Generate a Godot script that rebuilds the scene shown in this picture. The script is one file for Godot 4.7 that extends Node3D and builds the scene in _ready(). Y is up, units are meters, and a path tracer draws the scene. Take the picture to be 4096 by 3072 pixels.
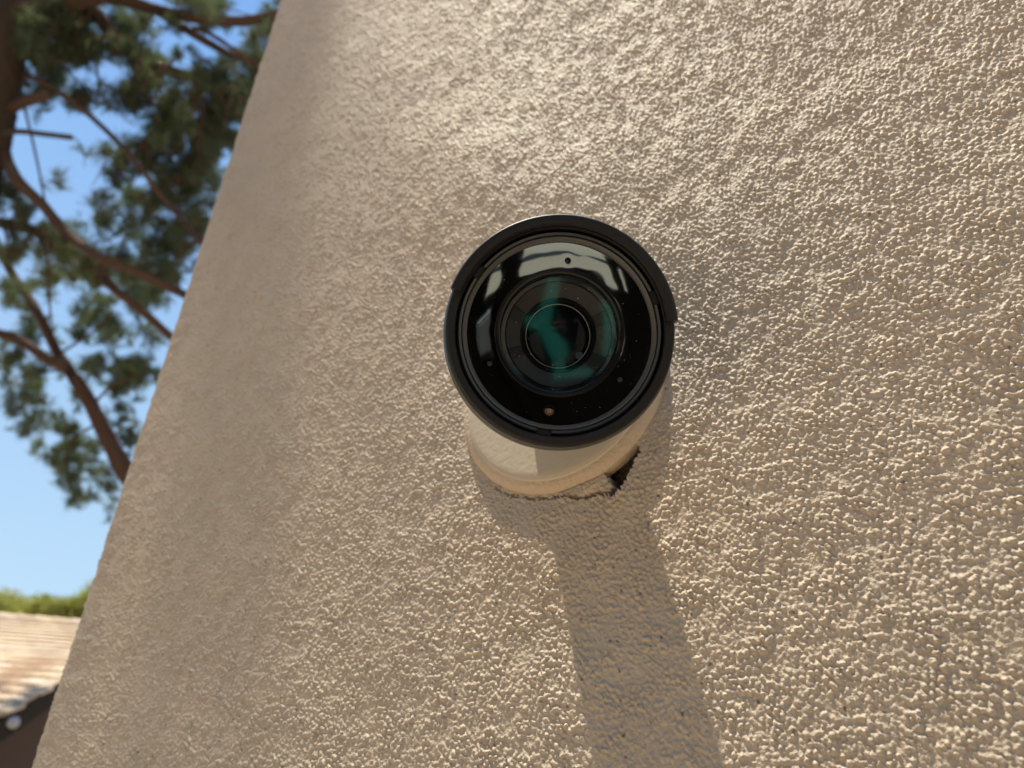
extends Node3D
# A wall-mounted security camera seen from just below, on a stucco house corner in low raking sun.
# The house wall is the plane z = 0 (its outside towards +z); y is up; metres.

const EYE := Vector3(0, 2.0, 0.258)
const FL := 2840.0                     # focal length in pixels of a 4096 wide picture
var eye_right: Vector3
var eye_up: Vector3
var eye_ahead: Vector3
var rng := RandomNumberGenerator.new()
var used := {}

func numbered(called: String) -> String:
	if not used.has(called):
		used[called] = 0
		return called
	used[called] += 1
	return "%s_%03d" % [called, used[called]]

# ---------------------------------------------------------------- helpers
func at(x: float, y: float, depth: float) -> Vector3:      # a point of the place, by sight line and distance
	return EYE + (eye_ahead + eye_right * ((x - 2048.0) / FL) - eye_up * ((y - 1536.0) / FL)) * depth

func thing(called: String, label: String, category: String, where := Vector3.ZERO, group := "") -> Node3D:
	var o := Node3D.new()
	o.name = numbered(called)
	add_child(o)
	o.position = where
	o.set_meta("label", label)
	o.set_meta("category", category)
	if group:
		o.set_meta("group", group)
	return o

func part(called: String, mesh: Mesh, m: Material, parent: Node, tr := Transform3D.IDENTITY, kind := "") -> MeshInstance3D:
	var o := MeshInstance3D.new()
	o.name = called
	o.mesh = mesh
	o.material_override = m
	o.transform = tr
	if kind:
		o.set_meta("kind", kind)
	parent.add_child(o, true)
	return o

func lin(r: float, g: float, b: float) -> Color:
	return Color(r, g, b).linear_to_srgb()

func mat(c: Color, rough := 0.6, spec := 0.5, metal := 0.0) -> StandardMaterial3D:
	var m := StandardMaterial3D.new()
	m.albedo_color = c
	m.roughness = rough
	m.metallic_specular = spec
	m.metallic = metal
	return m

func noise_tex(freq: float, seed_: int, type := FastNoiseLite.TYPE_SIMPLEX_SMOOTH, octaves := 3, ramp: Gradient = null, size := 512) -> NoiseTexture2D:
	var n := FastNoiseLite.new()
	n.noise_type = type
	n.frequency = freq
	n.seed = seed_
	n.fractal_octaves = octaves
	var t := NoiseTexture2D.new()
	t.width = size
	t.height = size
	t.seamless = true
	t.noise = n
	if ramp:
		t.color_ramp = ramp
	return t

func relief(m: StandardMaterial3D, tex: Texture2D, scale_cm: float, per_metre: float, world := false) -> void:
	m.heightmap_enabled = true
	m.heightmap_texture = tex
	m.heightmap_scale = scale_cm
	m.uv1_triplanar = true
	m.uv1_world_triplanar = world
	m.uv1_scale = Vector3.ONE * per_metre

# a body turned round z: profile of (radius, height along z); breaks of more than 25 degrees stay sharp
func lathe(profile: Array, from_deg := 0.0, to_deg := 360.0, segs := 160, closed := false) -> ArrayMesh:
	var st := SurfaceTool.new()
	st.begin(Mesh.PRIMITIVE_TRIANGLES)
	var n := profile.size()
	var count: int = n if closed else n - 1
	var group := 1
	var whole := absf(to_deg - from_deg) >= 359.9
	for k in count:
		var p: Vector2 = profile[k]
		var q: Vector2 = profile[(k + 1) % n]
		if k > 0:
			var before: Vector2 = profile[k - 1]
			if absf((p - before).angle_to(q - p)) > deg_to_rad(25):
				group += 1
		st.set_smooth_group(group)
		for s in segs:
			var a0 := deg_to_rad(lerpf(from_deg, to_deg, float(s) / segs))
			var a1 := deg_to_rad(lerpf(from_deg, to_deg, float(s + 1) / segs))
			if whole and s == segs - 1:
				a1 = deg_to_rad(from_deg)
			var v0 := Vector3(p.x * cos(a0), p.x * sin(a0), p.y)
			var v1 := Vector3(p.x * cos(a1), p.x * sin(a1), p.y)
			var w0 := Vector3(q.x * cos(a0), q.x * sin(a0), q.y)
			var w1 := Vector3(q.x * cos(a1), q.x * sin(a1), q.y)
			for v in [v0, w0, v1, v1, w0, w1]:
				st.add_vertex(v)
	if closed and not whole:
		for e in 2:
			st.set_smooth_group(100 + e)
			var a := deg_to_rad(from_deg if e == 0 else to_deg)
			var flat := PackedVector2Array(profile)
			for i in Geometry2D.triangulate_polygon(flat):
				var p2: Vector2 = flat[i]
				st.add_vertex(Vector3(p2.x * cos(a), p2.x * sin(a), p2.y))
	st.generate_normals()
	return st.commit()

func box_into(st: SurfaceTool, size: Vector3, tr: Transform3D) -> void:
	var b := BoxMesh.new()
	b.size = size
	st.append_from(b, 0, tr)

func box_mesh(size: Vector3, tr := Transform3D.IDENTITY) -> ArrayMesh:
	var st := SurfaceTool.new()
	st.begin(Mesh.PRIMITIVE_TRIANGLES)
	box_into(st, size, tr)
	return st.commit()

# a bent tapering tube through points, with a slightly uneven section
func tube_into(st: SurfaceTool, pts: Array, radii: Array, sides := 9, wobble := 0.08) -> void:
	var cv := Curve3D.new()
	cv.bake_interval = 1000.0
	var path: Array[Vector3] = []
	var rad: Array[float] = []
	var n := pts.size()
	for i in n - 1:
		var p0: Vector3 = pts[maxi(i - 1, 0)]
		var p1: Vector3 = pts[i]
		var p2: Vector3 = pts[i + 1]
		var p3: Vector3 = pts[mini(i + 2, n - 1)]
		for k in 5:
			var t := k / 5.0
			path.append(p1.cubic_interpolate(p2, p0, p3, t))
			rad.append(lerpf(radii[i], radii[i + 1], t))
	path.append(pts[n - 1])
	rad.append(radii[n - 1])
	var rings: Array = []
	var ref := Vector3(0.31, 0.22, 0.92).normalized()
	for i in path.size():
		var d := (path[mini(i + 1, path.size() - 1)] - path[maxi(i - 1, 0)]).normalized()
		var u := d.cross(ref).normalized()
		var w := u.cross(d)
		var ring: Array[Vector3] = []
		for s in sides:
			var a := TAU * s / sides
			ring.append(path[i] + (u * cos(a) + w * sin(a)) * rad[i] * (1.0 + wobble * rng.randf_range(-1, 1)))
		rings.append(ring)
	st.set_smooth_group(0)
	for i in path.size() - 1:
		for s in sides:
			var e := (s + 1) % sides
			for v in [rings[i][s], rings[i][e], rings[i + 1][s], rings[i][e], rings[i + 1][e], rings[i + 1][s]]:
				st.add_vertex(v)
	st.set_smooth_group(7)
	for s in range(1, sides - 1):
		for v in [rings[-1][0], rings[-1][s], rings[-1][s + 1]]:
			st.add_vertex(v)

func tube(pts: Array, radii: Array, sides := 9, wobble := 0.08) -> ArrayMesh:
	var st := SurfaceTool.new()
	st.begin(Mesh.PRIMITIVE_TRIANGLES)
	tube_into(st, pts, radii, sides, wobble)
	st.generate_normals()
	return st.commit()

func copies(called: String, mesh: Mesh, m: Material, places: Array, parent: Node) -> void:
	var mm := MultiMesh.new()
	mm.transform_format = MultiMesh.TRANSFORM_3D
	mm.mesh = mesh
	mm.instance_count = places.size()
	for i in places.size():
		mm.set_instance_transform(i, places[i])
	var o := MultiMeshInstance3D.new()
	o.name = called
	o.multimesh = mm
	o.material_override = m
	o.set_meta("kind", "stuff")
	parent.add_child(o, true)

func _ready() -> void:
	rng.seed = 20240611
	# ------------------------------------------------------------ camera, sky, sun, exposure
	var pitch := deg_to_rad(33.0)
	var yaw := deg_to_rad(32.0)
	eye_ahead = Vector3(-sin(yaw) * cos(pitch), sin(pitch), -cos(yaw) * cos(pitch))
	eye_right = eye_ahead.cross(Vector3.UP).normalized()
	eye_up = eye_right.cross(eye_ahead)
	var cam := Camera3D.new()
	cam.name = "Camera3D"
	add_child(cam)
	cam.transform = Transform3D(Basis(eye_right, eye_up, -eye_ahead), EYE)
	var look := CameraAttributesPhysical.new()
	look.frustum_focal_length = 22.19
	look.frustum_focus_distance = 0.262
	look.frustum_near = 0.02
	look.frustum_far = 600.0
	look.exposure_aperture = 22.19 / 2.3
	cam.attributes = look
	cam.current = true

	var env := Environment.new()
	env.background_mode = Environment.BG_SKY
	var sky := ProceduralSkyMaterial.new()
	sky.sky_top_color = lin(0.10, 0.23, 0.50)
	sky.sky_horizon_color = lin(0.375, 0.505, 0.575)
	sky.sky_curve = 0.5
	sky.ground_bottom_color = lin(0.25, 0.21, 0.16)
	sky.ground_horizon_color = lin(0.30, 0.30, 0.28)
	sky.sun_angle_max = 4.0
	env.sky = Sky.new()
	env.sky.sky_material = sky
	env.tonemap_mode = Environment.TONE_MAPPER_LINEAR
	env.tonemap_exposure = 1.76
	env.sdfgi_enabled = true
	env.ssao_enabled = true
	env.ssil_enabled = true
	var we := WorldEnvironment.new()
	we.name = "WorldEnvironment"
	we.environment = env
	add_child(we)
	var to_sun := Vector3(-0.126, 0.982, 0.139).normalized()
	var sun := DirectionalLight3D.new()
	sun.name = "sun"
	sun.light_energy = 1.6
	sun.light_color = Color(1.0, 0.965, 0.89)
	sun.light_angular_distance = 0.7
	sun.shadow_enabled = true
	add_child(sun)
	sun.look_at_from_position(to_sun * 50.0, Vector3.ZERO, Vector3(0, 0, 1))

	build_ground()
	build_house()
	build_neighbour()
	build_pines()
	build_far_trees()
	build_sky_block_trees()
	build_reflection_fence()
	build_security_camera()

# ---------------------------------------------------------------- ground
func build_ground() -> void:
	var m := mat(lin(0.53, 0.43, 0.325), 0.9, 0.3)
	relief(m, noise_tex(0.06, 5), 1.2, 1.3, true)
	var pm := PlaneMesh.new()
	pm.size = Vector2(800, 800)
	var g := part("ground", pm, m, self)
	g.set_meta("kind", "structure")
	g.set_meta("label", "tan gravel ground around the house")

# ---------------------------------------------------------------- the stucco house
var plate_at := Vector2(-0.1346, 2.187)
const PLATE_R := 0.055

func build_house() -> void:
	var house := thing("stucco_house", "tan stucco house wall with a rounded corner, lumpy plaster in raking sun", "house")
	# spacing of the wall's plaster relief: fine where one stands close to it, coarse beyond
	var ss: Array[float] = []                      # along the wall: negative past the corner goes round it
	var s := 0.1130
	var fine: Array[float] = []
	while s > -0.4954:
		fine.append(s)
		s -= lerpf(0.00045, 0.00125, clampf((-0.08 - s) / 0.36, 0, 1))
	while s > -0.4954 - 0.06:
		fine.append(s)
		s -= 0.00105
	var step := 0.002
	while s > -5.0:
		fine.append(s)
		s -= step
		step *= 1.35
	fine.reverse()
	ss = fine
	step = 0.002
	s = 0.1150
	while s < 5.0:
		ss.append(s)
		s += step
		step *= 1.35
	var ys: Array[float] = []
	var y := 2.008
	var low: Array[float] = []
	step = 0.002
	while y > 0.0:
		low.append(y)
		y -= step
		step *= 1.35
	low.append(-0.05)
	low.reverse()
	ys = low
	y = 2.0087
	while y < 2.96:
		ys.append(y)
		y += lerpf(0.00047, 0.0014, clampf((y - 2.18) / 0.45, 0, 1))
	step = 0.002
	while y < 4.3:
		ys.append(y)
		y += step
		step *= 1.35
	ys.append(4.3)
	var nx := ss.size()
	var ny := ys.size()

	var grain := FastNoiseLite.new()
	grain.noise_type = FastNoiseLite.TYPE_CELLULAR
	grain.seed = 11
	grain.frequency = 1.0 / 1.75
	grain.fractal_type = FastNoiseLite.FRACTAL_NONE
	grain.cellular_jitter = 1.0
	grain.cellular_return_type = FastNoiseLite.RETURN_DISTANCE
	grain.domain_warp_enabled = true
	grain.domain_warp_amplitude = 0.45
	grain.domain_warp_frequency = 0.35
	grain.domain_warp_fractal_type = FastNoiseLite.DOMAIN_WARP_FRACTAL_NONE
	var which: FastNoiseLite = grain.duplicate()
	which.cellular_return_type = FastNoiseLite.RETURN_CELL_VALUE
	var small: FastNoiseLite = grain.duplicate()
	small.seed = 77
	small.frequency = 1.0 / 1.25
	var clump := FastNoiseLite.new()
	clump.seed = 3
	clump.frequency = 1.0 / 14.0
	clump.fractal_octaves = 2
	var rough := FastNoiseLite.new()
	rough.seed = 8
	rough.frequency = 1.0 / 6.0
	rough.fractal_octaves = 3
	var wave := FastNoiseLite.new()
	wave.seed = 21
	wave.frequency = 1.0 / 70.0
	wave.fractal_octaves = 2
	var specks: FastNoiseLite = which.duplicate()
	specks.cellular_return_type = FastNoiseLite.RETURN_DISTANCE
	specks.seed = 9
	specks.frequency = 1.0 / 11.0
	var stain := FastNoiseLite.new()
	stain.seed = 40
	stain.frequency = 1.0 / 45.0
	stain.fractal_octaves = 4

	# the broken-out plaster below the mounting plate, and the crack that runs to it
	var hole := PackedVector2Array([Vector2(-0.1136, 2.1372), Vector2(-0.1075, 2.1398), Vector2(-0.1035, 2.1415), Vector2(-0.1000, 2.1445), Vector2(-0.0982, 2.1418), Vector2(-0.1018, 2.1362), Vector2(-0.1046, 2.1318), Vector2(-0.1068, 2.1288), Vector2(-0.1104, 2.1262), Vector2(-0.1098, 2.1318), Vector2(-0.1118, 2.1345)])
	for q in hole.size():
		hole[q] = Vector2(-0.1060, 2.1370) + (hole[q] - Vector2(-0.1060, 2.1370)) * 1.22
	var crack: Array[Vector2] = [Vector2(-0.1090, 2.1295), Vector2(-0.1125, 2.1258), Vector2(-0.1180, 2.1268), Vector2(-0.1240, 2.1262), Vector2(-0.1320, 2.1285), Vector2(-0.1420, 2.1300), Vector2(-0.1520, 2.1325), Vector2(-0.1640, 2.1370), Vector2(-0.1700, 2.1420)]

	var verts := PackedVector3Array()
	var cols := PackedColorArray()
	verts.resize(nx * ny)
	cols.resize(nx * ny)
	var base := Color(0.432, 0.345, 0.250)
	var i := 0
	for j in ny:
		var yy: float = ys[j]
		var ym := yy * 1000.0
		for k in nx:
			var sx: float = ss[k]
			var sm := sx * 1000.0
			var near := clampf(minf((0.125 - sx) / 0.012, (sx + 0.565) / 0.01), 0, 1) * clampf(minf((yy - 1.99) / 0.015, (2.99 - yy) / 0.02), 0, 1)
			var h := wave.get_noise_2d(sm, ym) * lerpf(0.5, 0.75, smoothstep(-0.32, -0.18, sx))
			if sx > -0.36:
				# the plasterer's broad unevenness
				var yc := 2.37 - 0.73 * (sx + 0.19)
				var q1 := (yy - yc) / 0.07
				var q2 := (yy - yc - 0.31) / 0.08
				h += smoothstep(-0.31, -0.17, sx) * clampf((0.6 - sx) / 0.3, 0, 1) * (lerpf(4.8, 2.2, smoothstep(-0.17, -0.05, sx)) * exp(-q1 * q1) + 4.2 * exp(-q2 * q2))
			var tint := 1.0
			var c := base
			if near > 0.0:
				var cl := clampf(0.88 + 0.85 * clump.get_noise_2d(sm, ym), 0.3, 1.3)
				var cv := which.get_noise_2d(sm, ym)
				var d := grain.get_noise_2d(sm, ym) + 1.0
				var r := 0.50 + 0.15 * cv
				var g1 := maxf(0.0, 1.0 - d * d / (r * r))
				var d2 := small.get_noise_2d(sm, ym) + 1.0
				var g2 := maxf(0.0, 1.0 - d2 * d2 / 0.26)
				h += near * (cl * (0.56 + 0.30 * cv) * sqrt(g1) * (0.45 + 0.55 * sqrt(g1)) + 0.13 * g2 * cl + 0.24 * rough.get_noise_2d(sm, ym))
				if sx < -0.47:
					h += 0.7 * clump.get_noise_2d(sm * 0.6 + 40.0, ym * 0.9) * clampf((-0.47 - sx) / 0.02, 0, 1)
				tint += 0.07 * stain.get_noise_2d(sm, ym)
				var sp := specks.get_noise_2d(sm, ym) + 1.0
				c = Color(base.r * tint, base.g * tint * (1.0 + 0.012 * cv), base.b * tint * (1.0 + 0.03 * cv))
				if sp < 0.052 and cv > -0.2:
					c = c.lerp(Color(0.10, 0.07, 0.05), 0.8)
				var px := sx - plate_at.x
				var py := yy - plate_at.y
				var pr := sqrt(px * px + py * py)
				if pr < 0.085 and pr > 0.045:
					# plaster smeared smooth round the plate, a lump of it at lower right
					var close := clampf((0.064 - pr) / 0.008, 0, 1)
					h *= 1.0 - 0.55 * close
					var ang := atan2(py, px)
					var lump := clampf(1.0 - absf(ang + 1.43) / 0.27, 0, 1) * clampf((0.0610 - pr) / 0.0025, 0, 1) * smoothstep(0.0545, 0.0560, pr)
					h += 1.0 * smoothstep(0.0, 0.7, lump)
					var p2 := Vector2(sx, yy)
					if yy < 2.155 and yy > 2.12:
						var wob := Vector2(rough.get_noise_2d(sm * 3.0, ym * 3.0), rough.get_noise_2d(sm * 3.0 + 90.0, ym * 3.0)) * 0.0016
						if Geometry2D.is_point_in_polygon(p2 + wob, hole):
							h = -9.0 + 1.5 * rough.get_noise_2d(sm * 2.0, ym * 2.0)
							c = Color(0.10, 0.072, 0.054)  # shade inside the hole put into its vertex colour
						else:
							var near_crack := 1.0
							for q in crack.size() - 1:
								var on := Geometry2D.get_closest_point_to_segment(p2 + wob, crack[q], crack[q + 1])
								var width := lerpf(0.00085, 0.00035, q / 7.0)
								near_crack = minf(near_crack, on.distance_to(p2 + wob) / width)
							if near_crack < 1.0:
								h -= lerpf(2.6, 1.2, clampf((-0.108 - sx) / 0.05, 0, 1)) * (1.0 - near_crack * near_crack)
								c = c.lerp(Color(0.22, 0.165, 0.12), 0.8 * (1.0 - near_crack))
			h *= 0.001
			var arc := sx + 0.4954
			var v := Vector3(sx, yy, h)
			if arc < 0.0:
				var turn := minf(-arc / 0.025, PI / 2)
				var n := Vector3(-sin(turn), 0, cos(turn))
				var on2 := Vector3(-0.4954, yy, -0.025) + n * (0.025 + h)
				if turn >= PI / 2:
					on2.z -= -arc - 0.025 * PI / 2
				v = on2
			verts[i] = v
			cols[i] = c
			i += 1
	var norms := PackedVector3Array()
	norms.resize(nx * ny)
	var idx := PackedInt32Array()
	idx.resize((nx - 1) * (ny - 1) * 6)
	var w := 0
	for j in ny:
		var up := mini(j + 1, ny - 1) * nx
		var down := maxi(j - 1, 0) * nx
		var row := j * nx
		for k in nx:
			norms[row + k] = (verts[row + mini(k + 1, nx - 1)] - verts[row + maxi(k - 1, 0)]).cross(verts[up + k] - verts[down + k]).normalized()
			if j < ny - 1 and k < nx - 1:
				idx[w] = row + k
				idx[w + 1] = row + k + nx
				idx[w + 2] = row + k + 1
				idx[w + 3] = row + k + 1
				idx[w + 4] = row + k + nx
				idx[w + 5] = row + k + nx + 1
				w += 6
	print("wall vertices ", nx, " x ", ny)
	var a := []
	a.resize(Mesh.ARRAY_MAX)
	a[Mesh.ARRAY_VERTEX] = verts
	a[Mesh.ARRAY_NORMAL] = norms
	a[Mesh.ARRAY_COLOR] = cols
	a[Mesh.ARRAY_INDEX] = idx
	var mesh := ArrayMesh.new()
	mesh.add_surface_from_arrays(Mesh.PRIMITIVE_TRIANGLES, a)
	var m := mat(Color.WHITE, 0.66, 0.45)
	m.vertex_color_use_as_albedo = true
	relief(m, noise_tex(0.035, 4, FastNoiseLite.TYPE_SIMPLEX_SMOOTH, 4), 0.05, 28.0, true)
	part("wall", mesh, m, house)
	# the rest of the house: a back wall, a parapet cap and the roof corner that overhangs the left end of this wall
	var st := SurfaceTool.new()
	st.begin(Mesh.PRIMITIVE_TRIANGLES)
	box_into(st, Vector3(5.48, 0.12, 4.85), Transform3D(Basis(), Vector3(2.227, 4.30, -2.435)))
	part("flat_roof", st.commit(), mat(lin(0.4, 0.34, 0.27), 0.9), house)
	var wood := mat(lin(0.10, 0.06, 0.035), 0.7)
	part("roof_edge", box_mesh(Vector3(5.5, 0.16, 0.03), Transform3D(Basis(), Vector3(2.227, 4.32, -0.025))), wood, house)

# ---------------------------------------------------------------- the tiled house beyond
func build_neighbour() -> void:
	var u := Vector3(sin(deg_to_rad(-65)), 0, -cos(deg_to_rad(-65)))
	var v := Vector3(-u.z, 0, u.x)
	var t := deg_to_rad(13)
	var deep := u * cos(t) + v * sin(t)              # up the slope
	var along := v * cos(t) - u * sin(t)             # along the ridge, towards its right end
	var corner := Vector3(EYE.x, 0, EYE.z) + u * 8.7 - v * 0.16    # plan of the eave's right end
	var eave_y := 2.0 + 0.99
	var slope := 0.318
	var run := 8.9
	var house := thing("tiled_house", "low brown house with a pale tiled gable roof, beyond the wall corner", "house", Vector3.ZERO)
	var tile_mats: Array = []
	for k in 4:
		var m := mat([lin(0.58, 0.445, 0.30), lin(0.66, 0.515, 0.36), lin(0.53, 0.40, 0.28), lin(0.62, 0.49, 0.37)][k], 0.85, 0.3)
		relief(m, noise_tex(0.05, 60 + k), 0.6, 4.0)
		tile_mats.append(m)
	var up_slope := Vector3(deep.x, slope, deep.z).normalized()
	var normal := along.cross(up_slope).normalized()
	if normal.y < 0:
		normal = -normal
	var basis := Basis(along, normal, up_slope)       # x along the eave, y off the roof, z up the slope
	if basis.determinant() < 0:
		basis = Basis(-along, normal, up_slope)
	var slope_len := run * sqrt(1.0 + slope * slope)
	var start := Vector3(corner.x, eave_y, corner.z)
	# deck and the far slope
	var deck := part("roof", box_mesh(Vector3(9.0, 0.05, slope_len), Transform3D(basis, start - along * 4.5 + up_slope * slope_len / 2 - normal * 0.03)), tile_mats[2], house)
	var down := Vector3(deep.x, -slope, deep.z).normalized()
	var n2 := along.cross(down).normalized()
	if n2.y < 0:
		n2 = -n2
	var ridge := start + up_slope * slope_len
	var b2 := Basis(along, n2, down)
	if b2.determinant() < 0:
		b2 = Basis(-along, n2, down)
	part("far_slope", box_mesh(Vector3(9.0, 0.05, slope_len), Transform3D(b2, ridge - along * 4.5 + down * slope_len / 2 - n2 * 0.03)), tile_mats[2], house)
	# courses of tiles, each a piece with its own tilt; the butt ends stand proud
	var rows := 17
	var depth := slope_len / rows
	var tile_shapes: Array = []
	for k in 3:
		tile_shapes.append(box_mesh(Vector3(0.325 - 0.004 * k, 0.030 + 0.003 * k, depth * 1.05)))
	for r in rows:
		for c in 12:
			var off := (0.165 if r % 2 else 0.0)
			var x := -0.165 - c * 0.33 - off + 0.165
			var lean := atan(0.032 / depth)
			var tilt := basis.rotated(along.normalized(), lean)
			if tilt.z.dot(normal) > 0.0:
				tilt = basis.rotated(along.normalized(), -lean)
			var p := start + along * (x + rng.randf_range(-0.006, 0.006)) + up_slope * (depth * (r + 0.5)) + normal * (0.03 + rng.randf_range(0, 0.006))
			part("roof_tile", tile_shapes[rng.randi() % 3], tile_mats[rng.randi() % 4], deck, Transform3D(tilt.rotated(normal, rng.randf_range(-0.008, 0.008)), p))
	for r in 14:
		part("ridge_tile", tube([ridge - along * (0.33 * r) + normal * 0.03, ridge - along * (0.33 * r + 0.36) + normal * 0.045], [0.10, 0.11], 10, 0.0), tile_mats[r % 4], deck)
	var edge_mat := mat(lin(0.36, 0.28, 0.20), 0.9, 0.3)
	for r in 22:
		var p := start + up_slope * (slope_len * r / 22.0) + along * 0.06 + normal * 0.035
		part("edge_tile", box_mesh(Vector3(0.15, 0.03, slope_len / 22.0 * 1.05), Transform3D(basis, p + up_slope * 0.2)), edge_mat, deck)
	# fallen pine needles in a drift beside the right edge
	var needle := mat(lin(0.38, 0.24, 0.14), 0.9)
	var st := SurfaceTool.new()
	st.begin(Mesh.PRIMITIVE_TRIANGLES)
	for k in 1700:
		var f := rng.randf()
		var drift := rng.randfn(0.0, 1.0)
		var a := -0.42 + 0.13 * drift
		var b := 0.3 + f * 3.6
		if k % 6 == 0:
			a = -rng.randf_range(0.3, 2.6)
			b = rng.randf_range(0.3, 7.0)
			if sin(a * 5.0) + sin(b * 2.3) < 0.5:
				continue
		if a > -0.05:
			continue
		var p := start + along * a + up_slope * b + normal * rng.randf_range(0.05, 0.085)
		var e := Basis(normal, rng.randf() * TAU) * along * 0.07
		var side := e.cross(normal).normalized() * 0.007
		for q in [p - e - side, p + e, p - e + side]:
			st.add_vertex(q)
	st.generate_normals()
	part("needle_litter", st.commit(), needle, deck, Transform3D.IDENTITY, "stuff")
	# barge board and soffit under the right edge, then the brown gable wall
	var dark := mat(lin(0.018, 0.011, 0.007), 0.95, 0.2)
	part("barge_board", box_mesh(Vector3(0.06, 0.24, slope_len), Transform3D(basis, start + along * 0.02 + up_slope * slope_len / 2 - normal * 0.19)), dark, deck)
	part("soffit", box_mesh(Vector3(0.7, 0.03, slope_len), Transform3D(basis, start - along * 0.35 + up_slope * slope_len / 2 - normal * 0.12)), dark, deck)
	var wall := SurfaceTool.new()
	wall.begin(Mesh.PRIMITIVE_TRIANGLES)
	var g0 := start - along * 0.45 + deep * 0.5
	var g1 := g0 + deep * (2.0 * run - 1.0)
	var pk := (g0 + g1) / 2
	var poly: Array = [Vector3(g0.x, 0, g0.z), Vector3(g0.x, eave_y - 0.02, g0.z), Vector3(pk.x, ridge.y - 0.2, pk.z), Vector3(g1.x, eave_y - 0.02, g1.z), Vector3(g1.x, 0, g1.z)]
	for k in [[0, 1, 2], [0, 2, 4], [2, 3, 4]]:
		for off in [Vector3.ZERO, -along * 0.2]:
			for e in k:
				wall.add_vertex(poly[e] + off)
	var brown := mat(lin(0.052, 0.030, 0.021), 0.95, 0.2)
	part("front_wall", box_mesh(Vector3(8.0, eave_y - 0.03, 0.2), Transform3D(Basis(along, Vector3.UP, along.cross(Vector3.UP)), Vector3(g0.x, eave_y / 2 - 0.02, g0.z) - along * 4.25 + deep * 0.11)), brown, house)
	wall.generate_normals()
	part("gable_wall", wall.commit(), brown, house)
	var bits := part("wall_lamp", lathe([Vector2(0.0, 0.04), Vector2(0.03, 0.036), Vector2(0.045, 0.02), Vector2(0.05, 0.0), Vector2(0.0, -0.005)], 0, 360, 24), mat(lin(0.30, 0.30, 0.31), 0.5), house)
	bits.transform = Transform3D(Basis(u.cross(Vector3.UP), Vector3.UP, -u), at(54, 2890, 6.45))
	bits.set_meta("label", "small white wall lamp under the eave")
	part("lamp_bracket", box_mesh(Vector3(0.05, 0.05, 0.5), Transform3D(Basis(), Vector3(0, 0, -0.26))), dark, bits)

# ---------------------------------------------------------------- pines
func tuft() -> ArrayMesh:
	var st := SurfaceTool.new()
	st.begin(Mesh.PRIMITIVE_TRIANGLES)
	for k in 26:
		var d := Vector3(rng.randfn(), rng.randfn(), rng.randfn() + 1.1).normalized()
		var base := Vector3(0, 0, rng.randf_range(-0.05, 0.05))
		var len := rng.randf_range(0.06, 0.105)
		var side := d.cross(Vector3(rng.randf(), rng.randf(), rng.randf())).normalized() * 0.0019
		for p in [base - side, base + d * len, base + side]:
			st.add_vertex(p)
	st.generate_normals()
	return st.commit()

func needles(list: Array, depth: float, spread: float, per: float) -> Array:
	var places: Array = []
	for c in list:
		var mid_depth: float = depth + rng.randf_range(-0.1 * spread, 1.9 * spread)
		var n := int(per * c[3] * c[2] * c[2])
		var tufts: Array = []
		for k in 7:
			tufts.append(Vector3(rng.randfn(), rng.randfn(), rng.randfn()) * 0.5)
		for k in n:
			var middle: Vector3 = tufts[rng.randi() % 7]
			var o := middle + Vector3(rng.randfn(), rng.randfn(), rng.randfn()) * 0.20
			var p := at(c[0] + o.x * c[2], c[1] + o.y * c[2], mid_depth + o.z * c[2] / FL * depth * 1.6)
			var dir := Vector3(rng.randfn(), rng.randfn() - 0.4, rng.randfn()).normalized()
			places.append(Transform3D(Basis.looking_at(dir, Vector3(0.3, 0.8, 0.52)).scaled(Vector3.ONE * rng.randf_range(0.75, 1.25)), p))
	return places

func twig_mesh(list: Array) -> ArrayMesh:
	var st := SurfaceTool.new()
	st.begin(Mesh.PRIMITIVE_TRIANGLES)
	for l in list:
		tube_into(st, l[0], l[1], 5, 0.05)
	st.generate_normals()
	return st.commit()

func px_path(list: Array, d0: float, d1: float) -> Array:
	var out: Array = []
	for k in list.size():
		out.append(at(list[k][0], list[k][1], lerpf(d0, d1, float(k) / maxf(1.0, list.size() - 1.0)) + 0.12 * sin(k * 2.1)))
	return out

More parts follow.
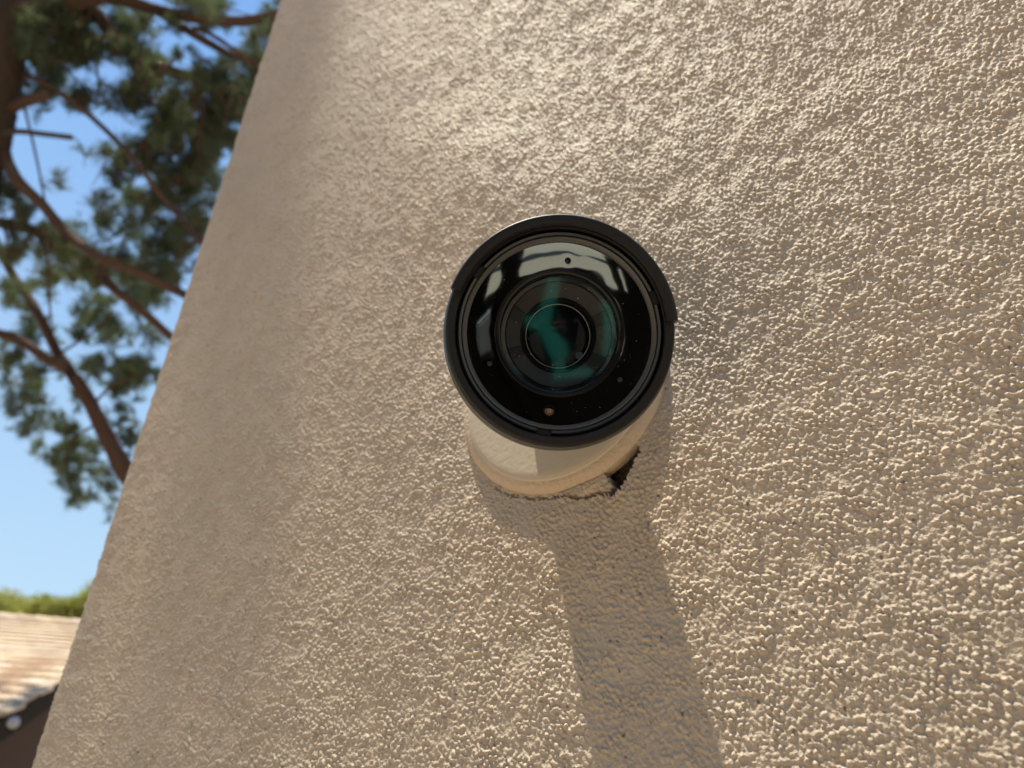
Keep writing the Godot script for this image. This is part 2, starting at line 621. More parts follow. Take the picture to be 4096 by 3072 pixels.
func build_pines() -> void:
	var bark := mat(lin(0.085, 0.050, 0.035), 0.9, 0.3)
	relief(bark, noise_tex(0.03, 71), 3.0, 3.0)
	var shaded_bark := mat(lin(0.060, 0.042, 0.030), 0.9, 0.3)  # bark colour darkened to put the trunk in shade
	relief(shaded_bark, noise_tex(0.03, 72), 3.0, 3.0)
	var green := mat(lin(0.040, 0.044, 0.026), 0.7, 0.3)
	green.backlight_enabled = true
	green.backlight = lin(0.10, 0.13, 0.05)
	var tf := tuft()
	var deadwood := mat(lin(0.05, 0.035, 0.027), 0.9)

	# the nearer pine: its trunk rises just past the left edge of view
	var d := 6.6
	var foot := at(-70, 1250, d)
	foot.y = 0
	foot += Vector3(-0.1, 0, 0.05)
	var a := thing("pine_tree", "tall pine whose dark trunk stands left of the corner, limbs reaching right", "pine tree", foot)
	var back := Transform3D(Basis(), -foot)
	part("trunk", tube([foot, foot + Vector3(0.02, 1.5, 0), at(-190, 1300, d), at(-95, 800, d), at(-28, 520, d), at(0, 380, d), at(60, 60, d), at(110, -250, d + 0.2), at(160, -800, d + 0.4)], [0.24, 0.21, 0.18, 0.17, 0.16, 0.15, 0.15, 0.13, 0.10], 14), shaded_bark, a, back)
	var limbs: Array = [
		[[[-40, 520], [13, 600], [66, 716], [166, 815], [265, 928], [398, 1028], [564, 1094], [720, 1170], [880, 1240]], d, d - 0.5, 0.062, 0.040],
		[[[-70, 860], [0, 889], [133, 922], [265, 988], [371, 1068], [450, 1150], [538, 1220], [671, 1334], [760, 1420]], d + 0.1, d + 0.7, 0.060, 0.044],
		[[[40, -160], [250, -50], [400, -15], [497, 0], [630, 40], [796, 73], [961, 86], [1094, 60], [1190, 20]], d, d + 0.2, 0.075, 0.045],
		[[[630, 45], [700, 90], [769, 133], [895, 205], [1021, 265], [1090, 310]], d + 0.1, d + 0.6, 0.050, 0.035],
		[[[769, 110], [830, 130], [928, 192], [995, 239], [1060, 300]], d + 0.1, d - 0.2, 0.026, 0.018],
		[[[120, -120], [260, -30], [371, 40], [464, 159], [550, 232], [663, 278], [796, 318], [928, 351], [1040, 350]], d + 0.2, d + 0.8, 0.085, 0.045],
		[[[20, 330], [90, 312], [146, 318], [285, 404], [398, 497], [530, 630], [630, 763], [696, 842], [800, 965], [900, 1080]], d, d - 0.6, 0.030, 0.022],
		[[[-10, 470], [60, 425], [179, 378]], d, d - 0.3, 0.062, 0.050],
	]
	for l in limbs:
		var pts := px_path(l[0], l[1], l[2])
		var radii: Array = []
		for k in pts.size():
			radii.append(0.9 * lerpf(l[3], l[4], k / (pts.size() - 1.0)))
		part("limb", tube(pts, radii, 10), bark, a, back)
	part("broken_limb", tube([at(-20, 540, d), at(66, 526, d - 0.1), at(180, 537, d - 0.15), at(286, 550, d - 0.2)], [0.034, 0.027, 0.025, 0.025], 8, 0.04), deadwood, a, back)
	var tw: Array = [
		[[at(88, 400, d), at(119, 517, d), at(152, 663, d - 0.1), at(172, 763, d - 0.1), at(190, 860, d)], [0.013, 0.012, 0.011, 0.010, 0.008]],
		[[at(185, 930, d), at(192, 1094, d - 0.2), at(200, 1220, d - 0.2), at(205, 1300, d - 0.1)], [0.013, 0.012, 0.010, 0.008]],
		[[at(385, 250, d), at(395, 360, d), at(385, 440, d)], [0.013, 0.010, 0.006]],
		[[at(520, 360, d), at(470, 400, d), at(400, 460, d)], [0.006, 0.005, 0.004]],
	]
	var la: Array = [
		[60, 60, 150, 5.5], [180, 120, 120, 4.0], [300, 120, 110, 3.0], [150, 210, 110, 4.2], [330, 60, 110, 2.8], [330, 170, 110, 2.3], [470, 130, 110, 2.2], [230, 100, 120, 2.6], [560, 170, 90, 1.5], [200, 260, 70, 1.5], [40, 300, 90, 3.0],
		[560, 60, 90, 1.0], [700, 20, 80, 0.8], [870, 20, 110, 1.1], [1060, 60, 60, 2.2], [1080, 150, 60, 1.6], [1000, 250, 80, 1.2], [960, 300, 70, 1.0], [560, 280, 90, 1.7], [520, 350, 80, 1.6], [600, 400, 80, 1.7],
		[700, 430, 100, 2.4], [780, 330, 80, 1.4], [870, 370, 110, 2.2], [960, 400, 70, 2.0], [880, 520, 100, 3.8], [840, 640, 100, 4.0], [800, 740, 80, 3.2], [790, 560, 70, 2.4], [730, 520, 60, 1.5], [630, 480, 60, 1.8], [900, 430, 80, 3.0],
		[430, 630, 60, 1.4], [470, 700, 70, 1.8], [545, 800, 80, 2.6], [500, 620, 70, 0.9], [600, 560, 90, 0.9], [690, 640, 80, 1.1], [730, 720, 80, 1.8], [760, 890, 70, 1.9], [700, 960, 70, 1.5], [450, 860, 60, 1.8], [400, 820, 50, 1.2],
		[220, 720, 45, 0.9], [60, 800, 80, 1.4], [20, 740, 50, 1.6], [100, 860, 60, 1.4], [590, 970, 130, 1.4], [690, 1030, 90, 1.5], [480, 920, 80, 1.1], [300, 930, 60, 0.9], [60, 1000, 80, 1.4], [150, 1010, 50, 0.8], [265, 1060, 60, 0.9],
		[620, 1080, 90, 1.3], [330, 590, 40, 0.5], [180, 450, 40, 0.4], [310, 420, 60, 0.7], [400, 390, 60, 0.9],
	]
	# loose sprays between the boughs, thickest at the top and along the corner of the wall
	for k in 92:
		var sy := rng.randf_range(-20.0, 1120.0)
		var edge := 1130.0 - 0.3255 * sy
		var sx := edge * (1.0 - pow(rng.randf(), 1.5))
		if Vector2((sx - 200.0) / 190.0, (sy - 640.0) / 240.0).length() < 1.0 or Vector2((sx - 880.0) / 110.0, (sy - 170.0) / 60.0).length() < 1.0 or Vector2((sx - 450.0) / 130.0, (sy - 540.0) / 90.0).length() < 0.8:
			continue
		la.append([sx, sy, rng.randf_range(28.0, 60.0), rng.randf_range(1.2, 3.0)])
	copies("needles", tf, green, needles(la, d, 0.55, 0.0110), a)
	a.get_child(a.get_child_count() - 1).transform = back
	for c in la:
		for q in 2:
			var e: Vector2 = Vector2(rng.randfn(), rng.randfn()) * c[2] * 0.8
			var dz := rng.randf_range(-0.4, 0.4)
			tw.append([[at(c[0], c[1], d + dz), at(c[0] + e.x * 0.5 + 6, c[1] + e.y * 0.5, d + dz), at(c[0] + e.x, c[1] + e.y + 5, d + dz)], [0.007, 0.005, 0.002]])
		if c[3] > 1.3 and rng.randf() < 0.8:
			var l = limbs[rng.randi() % limbs.size()]
			var best := 1e9
			var from := Vector2.ZERO
			for l2 in limbs:
				for q in l2[0]:
					var dd := Vector2(q[0], q[1]).distance_to(Vector2(c[0], c[1]))
					if dd < best:
						best = dd
						from = Vector2(q[0], q[1])
			tw.append([[at(from.x, from.y, d), at((from.x + c[0]) / 2 + 12, (from.y + c[1]) / 2 - 10, d), at(c[0] + 10, c[1] + 16, d)], [0.012, 0.009, 0.004]])
	part("twigs", twig_mesh(tw), bark, a, back, "stuff")

	# unseen bough added over the roof corner to shade the left of the wall
	var bough: Array = [at(60, 60, d), Vector3(-3.6, 8.2, -0.9), Vector3(-2.2, 7.9, 0.2), Vector3(-1.45, 7.6, 0.62), Vector3(-1.05, 7.5, 0.70)]
	part("limb", tube(bough, [0.11, 0.07, 0.045, 0.025, 0.010], 9), bark, a, back)
	var over: Array = []
	for k in 540:
		var q := rng.randf()
		var p := Vector3(-2.25 + 1.22 * pow(q, 0.8) + 0.05 * rng.randfn(), 7.45 + 0.18 * rng.randfn(), 0.66 + 0.17 * rng.randfn())
		over.append(Transform3D(Basis.looking_at(Vector3(rng.randfn(), rng.randfn(), rng.randfn()).normalized(), Vector3(0.3, 0.8, 0.52)), p))
	copies("added_bough_needles", tf, green, over, a)
	a.get_child(a.get_child_count() - 1).transform = back

	# the second pine: its limbs come from behind the wall and lean left
	d = 8.2
	var foot2 := at(700, 2250, d)
	foot2.y = 0
	var b := thing("pine_tree", "lower pine leaning left out from behind the stucco wall corner", "pine tree", foot2)
	back = Transform3D(Basis(), -foot2)
	part("trunk", tube([foot2, foot2 + Vector3(0, 2.0, 0), at(640, 2180, d), at(500, 1885, d), at(437, 1765, d), at(367, 1625, d), at(297, 1511, d)], [0.20, 0.17, 0.13, 0.105, 0.088, 0.080, 0.072], 14), bark, b, back)
	for l in [
		[[[297, 1511], [234, 1416], [158, 1265], [100, 1165], [51, 1100], [-20, 960], [-120, 800]], d, d + 0.4, 0.066, 0.05],
		[[[310, 1530], [266, 1480], [190, 1435], [95, 1372], [0, 1334], [-120, 1300]], d, d - 0.5, 0.066, 0.055],
	]:
		var pts := px_path(l[0], l[1], l[2])
		var radii: Array = []
		for k in pts.size():
			radii.append(0.9 * lerpf(l[3], l[4], k / (pts.size() - 1.0)))
		part("limb", tube(pts, radii, 10), bark, b, back)
	var lb: Array = [
		[177, 1150, 70, 1.2], [40, 1130, 60, 1.5], [20, 1200, 50, 1.4], [410, 1215, 60, 1.5], [355, 1270, 50, 1.5], [443, 1260, 60, 1.8], [405, 1320, 60, 1.8], [455, 1365, 50, 1.2], [600, 1180, 100, 1.5], [520, 1130, 70, 1.1], [615, 1350, 50, 1.0],
		[400, 1460, 50, 1.9], [480, 1490, 60, 2.3], [540, 1510, 60, 2.8], [590, 1490, 55, 2.3], [440, 1540, 40, 1.8], [30, 1420, 60, 2.2], [65, 1490, 70, 2.6], [140, 1480, 50, 1.4], [50, 1630, 65, 1.4], [115, 1595, 35, 1.4], [160, 1600, 60, 0.7],
		[275, 1710, 40, 2.6], [275, 1770, 60, 3.4], [155, 1790, 40, 1.4], [210, 1830, 50, 2.2], [270, 1860, 60, 2.8], [285, 1920, 45, 2.6], [290, 2012, 28, 2.6], [328, 2002, 28, 2.2], [365, 1975, 30, 1.5], [305, 1965, 26, 2.0],
		[380, 1790, 60, 1.4], [415, 1890, 55, 1.5], [440, 1945, 45, 1.1], [440, 2000, 40, 1.2], [430, 2060, 25, 0.9], [505, 1620, 50, 1.4], [495, 1700, 40, 1.8], [530, 1740, 45, 1.8], [520, 1780, 40, 1.7], [480, 1570, 50, 1.2],
		[90, 1690, 40, 0.9], [200, 1680, 60, 0.6], [330, 1600, 60, 0.8], [240, 1330, 50, 0.7], [90, 1290, 50, 0.8], [330, 1180, 60, 0.7], [540, 1420, 60, 0.8],
	]
	for k in 34:
		var sy := rng.randf_range(1080.0, 1720.0)
		lb.append([(1110.0 - 0.3255 * sy) * rng.randf(), sy, rng.randf_range(24.0, 48.0), rng.randf_range(1.0, 2.4)])
	copies("needles", tf, green, needles(lb, d, 0.5, 0.0160), b)
	b.get_child(b.get_child_count() - 1).transform = back
	tw = [
		[[at(367, 1625, d), at(430, 1560, d), at(520, 1510, d), at(600, 1480, d)], [0.02, 0.015, 0.012, 0.006]],
		[[at(400, 1690, d), at(330, 1730, d), at(275, 1780, d), at(270, 1900, d), at(300, 1990, d)], [0.018, 0.014, 0.012, 0.010, 0.005]],
		[[at(234, 1416, d), at(340, 1350, d), at(420, 1290, d), at(440, 1230, d)], [0.018, 0.014, 0.010, 0.006]],
		[[at(266, 1480, d), at(150, 1490, d), at(60, 1510, d)], [0.015, 0.012, 0.006]],
		[[at(437, 1765, d), at(480, 1720, d), at(530, 1730, d)], [0.015, 0.012, 0.006]],
		[[at(460, 1820, d), at(430, 1900, d), at(440, 2000, d)], [0.012, 0.010, 0.005]],
	]
	part("twigs", twig_mesh(tw), bark, b, back, "stuff")

func build_far_trees() -> void:
	var leaf := SurfaceTool.new()
	leaf.begin(Mesh.PRIMITIVE_TRIANGLES)
	for k in 14:
		var o := Vector3(rng.randfn(), rng.randfn(), rng.randfn()) * 0.09
		var d := Vector3(rng.randfn(), rng.randfn(), rng.randfn()).normalized()
		var sd := d.cross(Vector3(0.3, 0.9, 0.1)).normalized()
		for p in [o, o + d * 0.05 + sd * 0.02, o + d * 0.10, o, o + d * 0.10, o + d * 0.05 - sd * 0.02]:
			leaf.add_vertex(p)
	leaf.generate_normals()
	var lm := leaf.commit()
	var bark := mat(lin(0.10, 0.07, 0.05), 0.9)
	var spots: Array = [
		[-40, 2380, 27.0, 1.35, "yellow green tree top behind the tiled roof, at the left picture edge", 0],
		[85, 2395, 29.0, 1.0, "round yellow green tree top behind the middle of the tiled roof ridge", 1],
		[170, 2400, 25.5, 1.05, "tallest olive green tree top behind the tiled roof ridge", 2],
		[265, 2412, 28.0, 1.0, "green tree top behind the tiled roof next to the wall corner", 1],
		[350, 2420, 26.0, 1.1, "bushy green tree behind the roof, mostly hidden by the wall corner", 2],
	]
	for s in spots:
		var mid: Vector3 = at(s[0], s[1] + 97, s[2])
		var foot := Vector3(mid.x, 0, mid.z)
		var t := thing("leafy_tree", s[4], "tree", foot, "trees behind the tiled roof")
		var g := mat([lin(0.29, 0.255, 0.06), lin(0.25, 0.225, 0.055), lin(0.17, 0.16, 0.045)][s[5]], 0.7, 0.3)
		g.backlight_enabled = true
		g.backlight = lin(0.25, 0.28, 0.05)
		part("trunk", tube([Vector3.ZERO, Vector3(0.05, mid.y * 0.5, 0), Vector3(0, mid.y * 0.95, 0.05)], [0.18, 0.13, 0.05], 9), bark, t)
		for q in 3:
			part("limb", tube([Vector3(0.03, mid.y * 0.6, 0), Vector3(0.5 * cos(q * 2.1), mid.y * 0.8, 0.5 * sin(q * 2.1)), Vector3(0.8 * cos(q * 2.1), mid.y, 0.8 * sin(q * 2.1))], [0.08, 0.05, 0.02], 7), bark, t)
		var pl: Array = []
		for q in 34:
			var cc: Vector3 = Vector3(rng.randfn(), rng.randfn() * 0.42, rng.randfn()) * 0.75 * s[3]
			var rr: float = rng.randf_range(0.25, 0.5) * s[3]
			for e in 90:
				var o: Vector3 = Vector3(rng.randfn(), rng.randfn(), rng.randfn()).normalized() * rr * pow(rng.randf(), 0.4)
				pl.append(Transform3D(Basis.from_euler(Vector3(rng.randf() * TAU, rng.randf() * TAU, 0)).scaled(Vector3.ONE * rng.randf_range(0.8, 1.5)), Vector3(0, mid.y, 0) + cc + o))
		copies("crown", lm, g, pl, t)

func build_sky_block_trees() -> void:  # unseen trees added behind the viewer to cut blue sky light
	var st := SurfaceTool.new()
	st.begin(Mesh.PRIMITIVE_TRIANGLES)
	for k in 10:
		var o := Vector3(rng.randfn(), rng.randfn(), rng.randfn()) * 0.16
		var e := Vector3(rng.randfn(), rng.randfn(), rng.randfn()).normalized()
		var sd := e.cross(Vector3(0.3, 0.9, 0.1)).normalized()
		for p in [o, o + e * 0.1 + sd * 0.05, o + e * 0.2, o, o + e * 0.2, o + e * 0.1 - sd * 0.05]:
			st.add_vertex(p)
	st.generate_normals()
	var lm := st.commit()
	var g := mat(lin(0.07, 0.075, 0.035), 0.8, 0.3)
	var bark := mat(lin(0.09, 0.06, 0.045), 0.9)
	var says := ["unseen tree added to cut sky light, at the left of the yard", "unseen tree added to cut sky light, behind the low end of the fence", "unseen tree added to cut sky light, behind the tall end of the fence", "unseen tree added to cut sky light, at the far right end of the yard"]
	for k in 4:
		var foot := Vector3([-9.5, -4.0, 8.0, 18.0][k], 0, [9.5, 13.0, 19.5, 16.0][k])
		var t := thing("sky_block_tree", says[k], "tree", foot, "unseen trees added to cut sky light")
		part("trunk", tube([Vector3.ZERO, Vector3(0.1, 2.5, 0), Vector3(0.0, 6.0, 0.1)], [0.3, 0.22, 0.1], 10), bark, t)
		for q in 4:
			part("limb", tube([Vector3(0.08, 2.4, 0), Vector3(1.3 * cos(q * 1.6), 4.2, 1.3 * sin(q * 1.6)), Vector3(2.2 * cos(q * 1.6), 6.0, 2.2 * sin(q * 1.6))], [0.14, 0.09, 0.03], 8), bark, t)
		var pl: Array = []
		for q in 5200:
			var dir := Vector3(rng.randfn(), rng.randfn(), rng.randfn()).normalized() * pow(rng.randf(), 0.45)
			pl.append(Transform3D(Basis.from_euler(Vector3(rng.randf() * TAU, rng.randf() * TAU, 0)).scaled(Vector3.ONE * rng.randf_range(0.9, 1.7)), Vector3(0, 6.4, 0) + dir * Vector3(5.2, 4.4, 3.8)))
		copies("crown", lm, g, pl, t)

# ---------------------------------------------------------------- a dark fence, unseen, added for the lens reflections
func build_reflection_fence() -> void:
	var f := thing("reflection_fence", "unseen dark fence added across from the stucco wall to shape the lens reflections", "fence", Vector3(0, 0, 1.55))
	var m := mat(lin(0.016, 0.012, 0.010), 0.9, 0.2)
	# openings cut to shape the bright figure reflected in the lens
	var gap := PackedVector2Array()
	for q in [[0.846, 1.735], [0.939, 1.72], [0.915, 1.614], [0.890, 1.542], [0.872, 1.468], [0.914, 1.418], [1.002, 1.322], [0.989, 1.273], [0.967, 1.234], [0.985, 1.165], [1.06, 1.172], [1.173, 1.137], [1.178, 1.077], [1.05, 1.10], [0.97, 1.125], [0.891, 1.12], [0.885, 1.256], [0.834, 1.354], [0.803, 1.422], [0.782, 1.47], [0.740, 1.479], [0.622, 1.539], [0.626, 1.628], [0.742, 1.551], [0.79, 1.565], [0.817, 1.63]]:
		gap.append(Vector2(q[0], q[1]))
	var side := PackedVector2Array([Vector2(1.195, 1.57), Vector2(1.304, 1.52), Vector2(1.335, 1.35), Vector2(1.325, 1.186), Vector2(1.235, 1.181), Vector2(1.235, 1.365)])
	var x := 0.10
	while x < 2.75:
		var wide := 0.139
		var top := 1.765 + rng.randf_range(-0.004, 0.008)
		if x > 1.09:
			top -= 0.14
		if x > 1.5 or x < 0.30:
			top = 2.12 + rng.randf_range(-0.01, 0.01)
		var pieces: Array[PackedVector2Array] = [PackedVector2Array([Vector2(x, 0.02), Vector2(x + wide, 0.02), Vector2(x + wide, top), Vector2(x, top)])]
		for cut in [gap, side]:
			var left: Array[PackedVector2Array] = []
			for pc in pieces:
				left.append_array(Geometry2D.clip_polygons(pc, cut))
			pieces = left
		for pc in pieces:
			part("board", slab(pc, 0.02), m, f)
		x += 0.1395
	for q in [0.14, 1.56, 2.70]:
		part("post", box_mesh(Vector3(0.09, 2.16 if q > 1.0 else 1.9, 0.09), Transform3D(Basis(), Vector3(q, 1.0, 0.08))), m, f)
	part("leaning_post", tube([Vector3(0.66, 0.0, -0.07), Vector3(0.60, 1.55, -0.07), Vector3(0.56, 1.80, -0.07), Vector3(0.46, 2.2, -0.08)], [0.06, 0.065, 0.08, 0.085], 8), m, f)
	var b := thing("reflection_box", "unseen grey box added on the fence to make a grey patch in the reflection", "utility box", Vector3(0.36, 1.46, 1.53))  # added for a grey patch in the cover glass reflection
	var grey := mat(lin(0.30, 0.31, 0.32), 0.5)
	part("case", box_mesh(Vector3(0.19, 0.22, 0.09), Transform3D(Basis(), Vector3(0, 0.11, -0.05))), grey, b)
	part("door", box_mesh(Vector3(0.16, 0.18, 0.012), Transform3D(Basis(), Vector3(0, 0.11, -0.10))), mat(lin(0.36, 0.37, 0.38), 0.45), b)

func slab(outline: PackedVector2Array, thick: float) -> ArrayMesh:
	var st := SurfaceTool.new()
	st.begin(Mesh.PRIMITIVE_TRIANGLES)
	st.set_smooth_group(-1)
	var tris := Geometry2D.triangulate_polygon(outline)
	for k in tris:
		st.add_vertex(Vector3(outline[k].x, outline[k].y, thick / 2))
	tris.reverse()
	for k in tris:
		st.add_vertex(Vector3(outline[k].x, outline[k].y, -thick / 2))
	for k in outline.size():
		var p := outline[k]
		var q := outline[(k + 1) % outline.size()]
		for v in [Vector3(p.x, p.y, thick / 2), Vector3(p.x, p.y, -thick / 2), Vector3(q.x, q.y, thick / 2), Vector3(q.x, q.y, thick / 2), Vector3(p.x, p.y, -thick / 2), Vector3(q.x, q.y, -thick / 2)]:
			st.add_vertex(v)
	st.generate_normals()
	return st.commit()

# ---------------------------------------------------------------- the security camera
func build_security_camera() -> void:
	var base := Vector3(plate_at.x, plate_at.y, 0.0)
	var cam := thing("security_camera", "black round security camera with glossy lens on a cream wall plate", "security camera", base)
	var o := at(2239, 1326, 0.25)
	var z := (EYE - o).normalized()
	z = (z + eye_up * 0.13 + eye_right * 0.055).normalized()
	var x := (eye_right - z * eye_right.dot(z)).normalized()
	var fr := Transform3D(Basis(x, z.cross(x), z), o - base)

	var paint := mat(lin(0.46, 0.385, 0.28), 0.6, 0.4)
	relief(paint, noise_tex(0.02, 90, FastNoiseLite.TYPE_SIMPLEX_SMOOTH, 3), 0.012, 22.0)
	var plastic := mat(lin(0.009, 0.009, 0.0095), 0.45, 0.33)
	relief(plastic, noise_tex(0.12, 91), 0.012, 30.0)
	var gloss := mat(lin(0.055, 0.052, 0.049), 0.36, 0.6)  # base colour lightened to stand for ground light reflected on the flank
	relief(gloss, noise_tex(0.02, 93), 0.03, 12.0)
	var matte := mat(lin(0.010, 0.010, 0.010), 0.75, 0.4)
	var satin := mat(lin(0.075, 0.072, 0.07), 0.32, 0.5)
	var groove := mat(lin(0.004, 0.004, 0.004), 0.8, 0.2)

	# wall plate and its sealant
	part("wall_plate", lathe([Vector2(0, 0.0054), Vector2(0.0460, 0.0053), Vector2(0.0486, 0.0053), Vector2(0.0490, 0.0052), Vector2(0.0503, 0.0047), Vector2(0.0509, 0.0038), Vector2(0.0510, -0.004)], 0, 360, 128), paint, cam)
	var bead := mat(lin(0.46, 0.355, 0.245), 0.55, 0.4)
	relief(bead, noise_tex(0.03, 92), 0.06, 20.0)
	part("sealant", lathe([Vector2(0.0506, 0.0041), Vector2(0.0522, 0.0038), Vector2(0.0540, 0.0026), Vector2(0.0554, 0.0008), Vector2(0.0560, -0.004)], 0, 360, 128), bead, cam)
	# arm between plate and housing
	var rear := fr * Vector3(0, 0, -0.046)
	part("arm", tube([Vector3(0.0062, 0.0, 0.003), Vector3(0.0064, 0.0, 0.012), rear * 0.55 + Vector3(0.003, 0, 0.007), rear, fr * Vector3(0, 0, -0.040)], [0.0222, 0.0217, 0.0213, 0.0213, 0.0213], 40, 0.0), plastic, cam)
	part("housing", lathe([Vector2(0.0, -0.047), Vector2(0.021, -0.047), Vector2(0.024, -0.044), Vector2(0.030, -0.036), Vector2(0.0375, -0.026), Vector2(0.0412, -0.020), Vector2(0.0424, -0.0135), Vector2(0.0420, -0.0085), Vector2(0.0406, -0.0065), Vector2(0.0406, -0.0058), Vector2(0.0410, -0.0050), Vector2(0.0408, -0.0022)], 0, 360, 200), gloss, cam, fr)
	part("front_rim", lathe([Vector2(0.0408, -0.0022), Vector2(0.0402, -0.0006), Vector2(0.0394, 0.0), Vector2(0.0372, -0.0002), Vector2(0.0369, -0.0006), Vector2(0.0369, -0.006), Vector2(0.034, -0.0062)], 0, 360, 200), plastic, cam, fr)
	# sun shield over the upper part of the rim
	part("sun_shield", lathe([Vector2(0.0415, -0.0160), Vector2(0.0412, 0.0026), Vector2(0.0406, 0.0038), Vector2(0.0394, 0.0041), Vector2(0.0376, 0.0037), Vector2(0.0371, 0.0030), Vector2(0.0371, 0.0003), Vector2(0.0395, 0.0003), Vector2(0.0404, -0.0010), Vector2(0.04085, -0.0022), Vector2(0.0411, -0.0160)], 4.9, 158.3, 110, true), plastic, cam, fr)
	# locking ring with three tabs
	for k in 3:
		var mid: float = [20.0, 143.0, 261.0][k]
		var nxt: float = [143.0, 261.0, 380.0][k]
		part("locking_ring", lathe([Vector2(0.0345, -0.0026), Vector2(0.0349, -0.0016), Vector2(0.0357, -0.0013), Vector2(0.0362, -0.0019), Vector2(0.0363, -0.006), Vector2(0.0345, -0.006)], mid + 4.2, nxt - 4.2, 60, true), mat(lin(0.014, 0.017, 0.021), 0.35), cam, fr)
		part("tab", lathe([Vector2(0.0345, -0.0030), Vector2(0.0362, -0.0024), Vector2(0.0368, -0.0024), Vector2(0.0368, -0.006), Vector2(0.0345, -0.006)], mid - 3.9, mid + 3.9, 8, true), plastic, cam, fr)
	part("bezel", lathe([Vector2(0.0345, -0.005), Vector2(0.03445, -0.0019), Vector2(0.0341, -0.0016), Vector2(0.0338, -0.0019), Vector2(0.0330, -0.0040), Vector2(0.0327, -0.0052)], 0, 360, 200), satin, cam, fr)
	# ring of dark cover glass, gently domed, with a slight ripple
	var glass := mat(lin(0.155, 0.188, 0.196), 0.05, 0.5, 1.0)
	part("cover_glass", ring_glass(), glass, cam, fr)
	# ridged lens barrel
	part("lens_barrel", lathe([Vector2(0.0232, -0.0052), Vector2(0.0231, -0.0026), Vector2(0.0229, -0.0023), Vector2(0.0227, -0.0023), Vector2(0.0226, -0.0027), Vector2(0.0224, -0.0027), Vector2(0.0222, -0.0021), Vector2(0.0220, -0.0021), Vector2(0.0219, -0.0026), Vector2(0.0217, -0.0027), Vector2(0.0215, -0.0024), Vector2(0.0213, -0.0025), Vector2(0.0211, -0.0036), Vector2(0.0209, -0.0046), Vector2(0.0208, -0.0075), Vector2(0.0195, -0.0080)], 0, 360, 200), mat(lin(0.006, 0.006, 0.0065), 0.14, 0.4), cam, fr)
	# inside of the lens: baffles, retaining ring, inner element
	var baffle := mat(lin(0.028, 0.028, 0.026), 0.55, 0.3)
	var baffle_dark := mat(lin(0.014, 0.014, 0.014), 0.5, 0.3)
	var marks: Array = [[28.0, 146.0, 0], [146.6, 162.0, 1], [162.4, 196.0, 0], [196.4, 208.0, 1], [208.4, 314.0, 0], [314.4, 333.0, 1], [333.4, 372.0, 0], [372.4, 387.6, 1]]
	for k in marks:
		var deep := 0.0 if k[2] == 0 else -0.0004
		part("baffle", lathe([Vector2(0.0193, -0.0080 + deep), Vector2(0.0190, -0.0078 + deep), Vector2(0.0147, -0.0102 + deep), Vector2(0.0140, -0.0108 + deep)], k[0], k[1], 48), baffle if k[2] == 0 else baffle_dark, cam, fr)
	part("inner_barrel", lathe([Vector2(0.0200, -0.0085), Vector2(0.0142, -0.0112), Vector2(0.0138, -0.0108), Vector2(0.0132, -0.0112), Vector2(0.0128, -0.0122), Vector2(0.0124, -0.0120), Vector2(0.0121, -0.0126), Vector2(0.0119, -0.0150)], 0, 360, 128), groove, cam, fr)
	part("retaining_ring", lathe([Vector2(0.01195, -0.0130), Vector2(0.01190, -0.01275), Vector2(0.01180, -0.01275), Vector2(0.01172, -0.0131)], 0, 360, 128), mat(lin(0.30, 0.29, 0.26), 0.4), cam, fr)
	var el: Array = []
	for k in 13:
		var r := 0.0118 * (1.0 - k / 12.0)
		el.append(Vector2(r, -0.0150 + 0.0022 * (1.0 - pow(r / 0.0118, 2))))
	part("inner_lens", lathe(el, 0, 360, 96), mat(lin(0.0035, 0.0035, 0.005), 0.05, 0.2), cam, fr)
	# the coated front element
	var coat := StandardMaterial3D.new()
	var flat := Image.create(4, 4, false, Image.FORMAT_RGBA8)
	flat.fill(Color(lin(0.025, 0.27, 0.285), 1.0))
	coat.albedo_texture = ImageTexture.create_from_image(flat)
	coat.albedo_color = Color(1, 1, 1, 0.115)
	coat.metallic = 1.0
	coat.roughness = 0.06
	coat.transparency = BaseMaterial3D.TRANSPARENCY_ALPHA
	var dome: Array = []
	for k in 25:
		var r := 0.0209 * (1.0 - k / 24.0)
		dome.append(Vector2(r, -0.0048 + (0.0209 * 0.0209 - r * r) / (2.0 * 0.6)))
	part("front_lens", lathe(dome, 0, 360, 128), coat, cam, fr)
	# light sensor, infrared LEDs and a microphone hole in the cover glass
	var pink := mat(lin(0.10, 0.062, 0.052), 0.25, 0.4)
	var sens := part("light_sensor", lathe([Vector2(0.0021, 0.0001), Vector2(0.0020, 0.0003), Vector2(0.0017, 0.0003), Vector2(0.00155, -0.0002)], 0, 360, 32), groove, cam, fr * Transform3D(Basis(), glass_point(-97.5, 0.0281)))
	part("sensor_face", lathe([Vector2(0.00158, 0.00004), Vector2(0.0, 0.00012)], 0, 360, 24), pink, sens)
	part("sensor_chip", box_mesh(Vector3(0.0011, 0.0012, 0.0002), Transform3D(Basis(Vector3.BACK, 0.05), Vector3(0.0001, 0, 0.0003))), mat(lin(0.24, 0.155, 0.13), 0.3), sens)
	part("sensor_window", box_mesh(Vector3(0.0005, 0.0006, 0.0002), Transform3D(Basis(), Vector3(0.0, 0, 0.00045))), mat(lin(0.10, 0.045, 0.13), 0.2), sens)
	var mic := part("microphone_hole", lathe([Vector2(0.00115, 0.0000), Vector2(0.00105, 0.00016), Vector2(0.0008, 0.00018), Vector2(0, 0.00012)], 0, 360, 28), groove, cam, fr * Transform3D(Basis(), glass_point(83.0, 0.0262)))
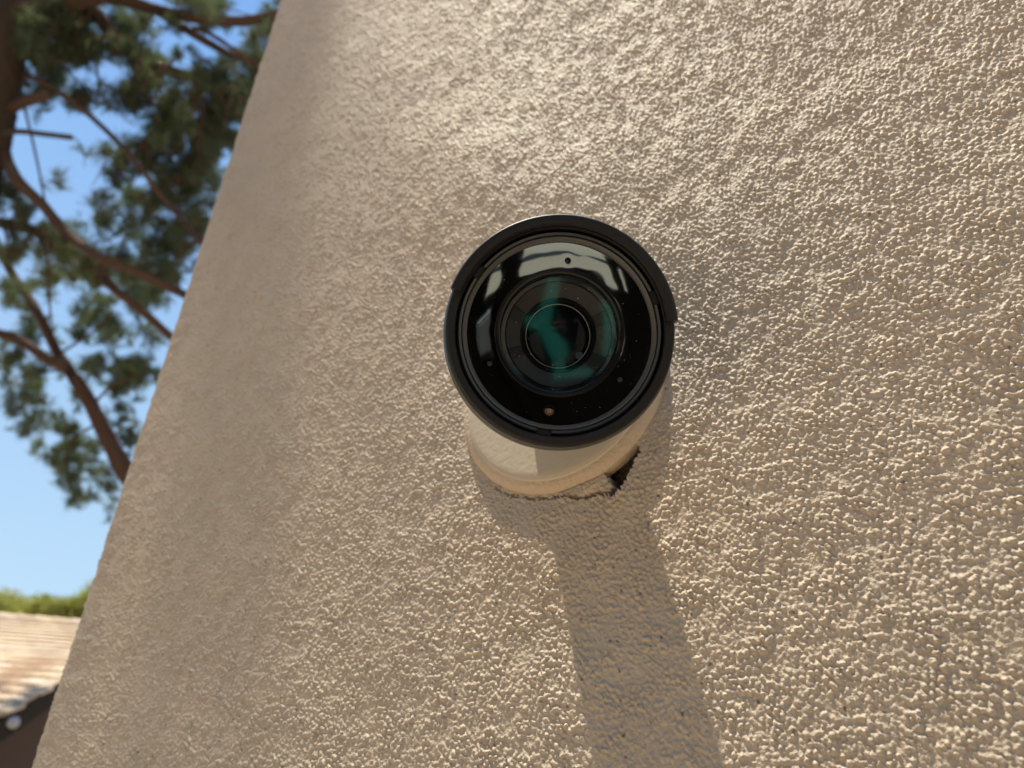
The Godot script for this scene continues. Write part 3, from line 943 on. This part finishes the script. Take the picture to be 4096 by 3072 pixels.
	part("microphone_pin", lathe([Vector2(0.0006, -0.0002), Vector2(0.0004, 0.0002), Vector2(0, 0.00025)], 0, 360, 16), mat(lin(0.02, 0.02, 0.02), 0.3), mic, Transform3D(Basis(), Vector3(-0.0002, -0.0004, 0.00005)))
	for p in [[204.0, 0.0272], [-38.0, 0.0273]]:
		part("infrared_led", lathe([Vector2(0.0009, 0.00004), Vector2(0.0007, 0.00026), Vector2(0.0004, 0.0004), Vector2(0, 0.00045)], 0, 360, 24), mat(lin(0.020, 0.019, 0.018), 0.4, 0.3), cam, fr * Transform3D(Basis(), glass_point(p[0], p[1])))
	part("pilot_light", lathe([Vector2(0.0015, 0.0), Vector2(0.00145, 0.0002), Vector2(0.00125, 0.0002), Vector2(0.0012, 0.0001), Vector2(0, 0.00015)], 0, 360, 28), mat(lin(0.014, 0.035, 0.05), 0.3), cam, fr * Transform3D(Basis(), Vector3(0.0080, -0.0073, -0.0139)))
	# dust on the glass
	var st := SurfaceTool.new()
	st.begin(Mesh.PRIMITIVE_TRIANGLES)
	var speck := SphereMesh.new()
	speck.radial_segments = 6
	speck.rings = 3
	for k in 120:
		var r := sqrt(rng.randf_range(0.0001, 0.0326 * 0.0326))
		var a := rng.randf() * 360.0
		if absf(r - 0.022) < 0.0017:
			continue
		var p := glass_point(a, r)
		if r < 0.0209:
			p = Vector3(r * cos(deg_to_rad(a)), r * sin(deg_to_rad(a)), -0.0048 + (0.0209 * 0.0209 - r * r) / 1.2)
		var size := 0.00008 + 0.00020 * pow(rng.randf(), 4.0)
		st.append_from(speck, 0, Transform3D(Basis().scaled(Vector3(size * rng.randf_range(0.7, 1.8), size, size * 0.6)), p))
	part("dust", st.commit(), mat(lin(0.5, 0.48, 0.44), 0.9), cam, fr, "stuff")

func glass_z(r: float) -> float:
	return -0.0031 - 5.5 * (r - 0.0205) * (r - 0.0205)

func glass_point(deg: float, r: float) -> Vector3:
	return Vector3(r * cos(deg_to_rad(deg)), r * sin(deg_to_rad(deg)), glass_z(r))

func ring_glass() -> ArrayMesh:
	var st := SurfaceTool.new()
	st.begin(Mesh.PRIMITIVE_TRIANGLES)
	var n := FastNoiseLite.new()
	n.seed = 5
	n.frequency = 70.0
	n.fractal_octaves = 2
	var rs := 24
	var segs := 220
	var dimple := glass_point(83.0, 0.0262)
	var pts: Array = []
	for i in rs + 1:
		var r := lerpf(0.0230, 0.0329, i / float(rs))
		for s in segs:
			var p := glass_point(360.0 * s / segs, r)
			p.z += n.get_noise_2d(p.x, p.y) * 0.000025
			var dd := p.distance_to(dimple)
			p.z -= 0.00008 * exp(-dd * dd / 0.0000022)
			pts.append(p)
	st.set_smooth_group(0)
	for i in rs:
		for s in segs:
			var e := (s + 1) % segs
			for v in [pts[i * segs + s], pts[(i + 1) * segs + e], pts[(i + 1) * segs + s], pts[i * segs + s], pts[i * segs + e], pts[(i + 1) * segs + e]]:
				st.add_vertex(v)
	st.generate_normals()
	return st.commit()
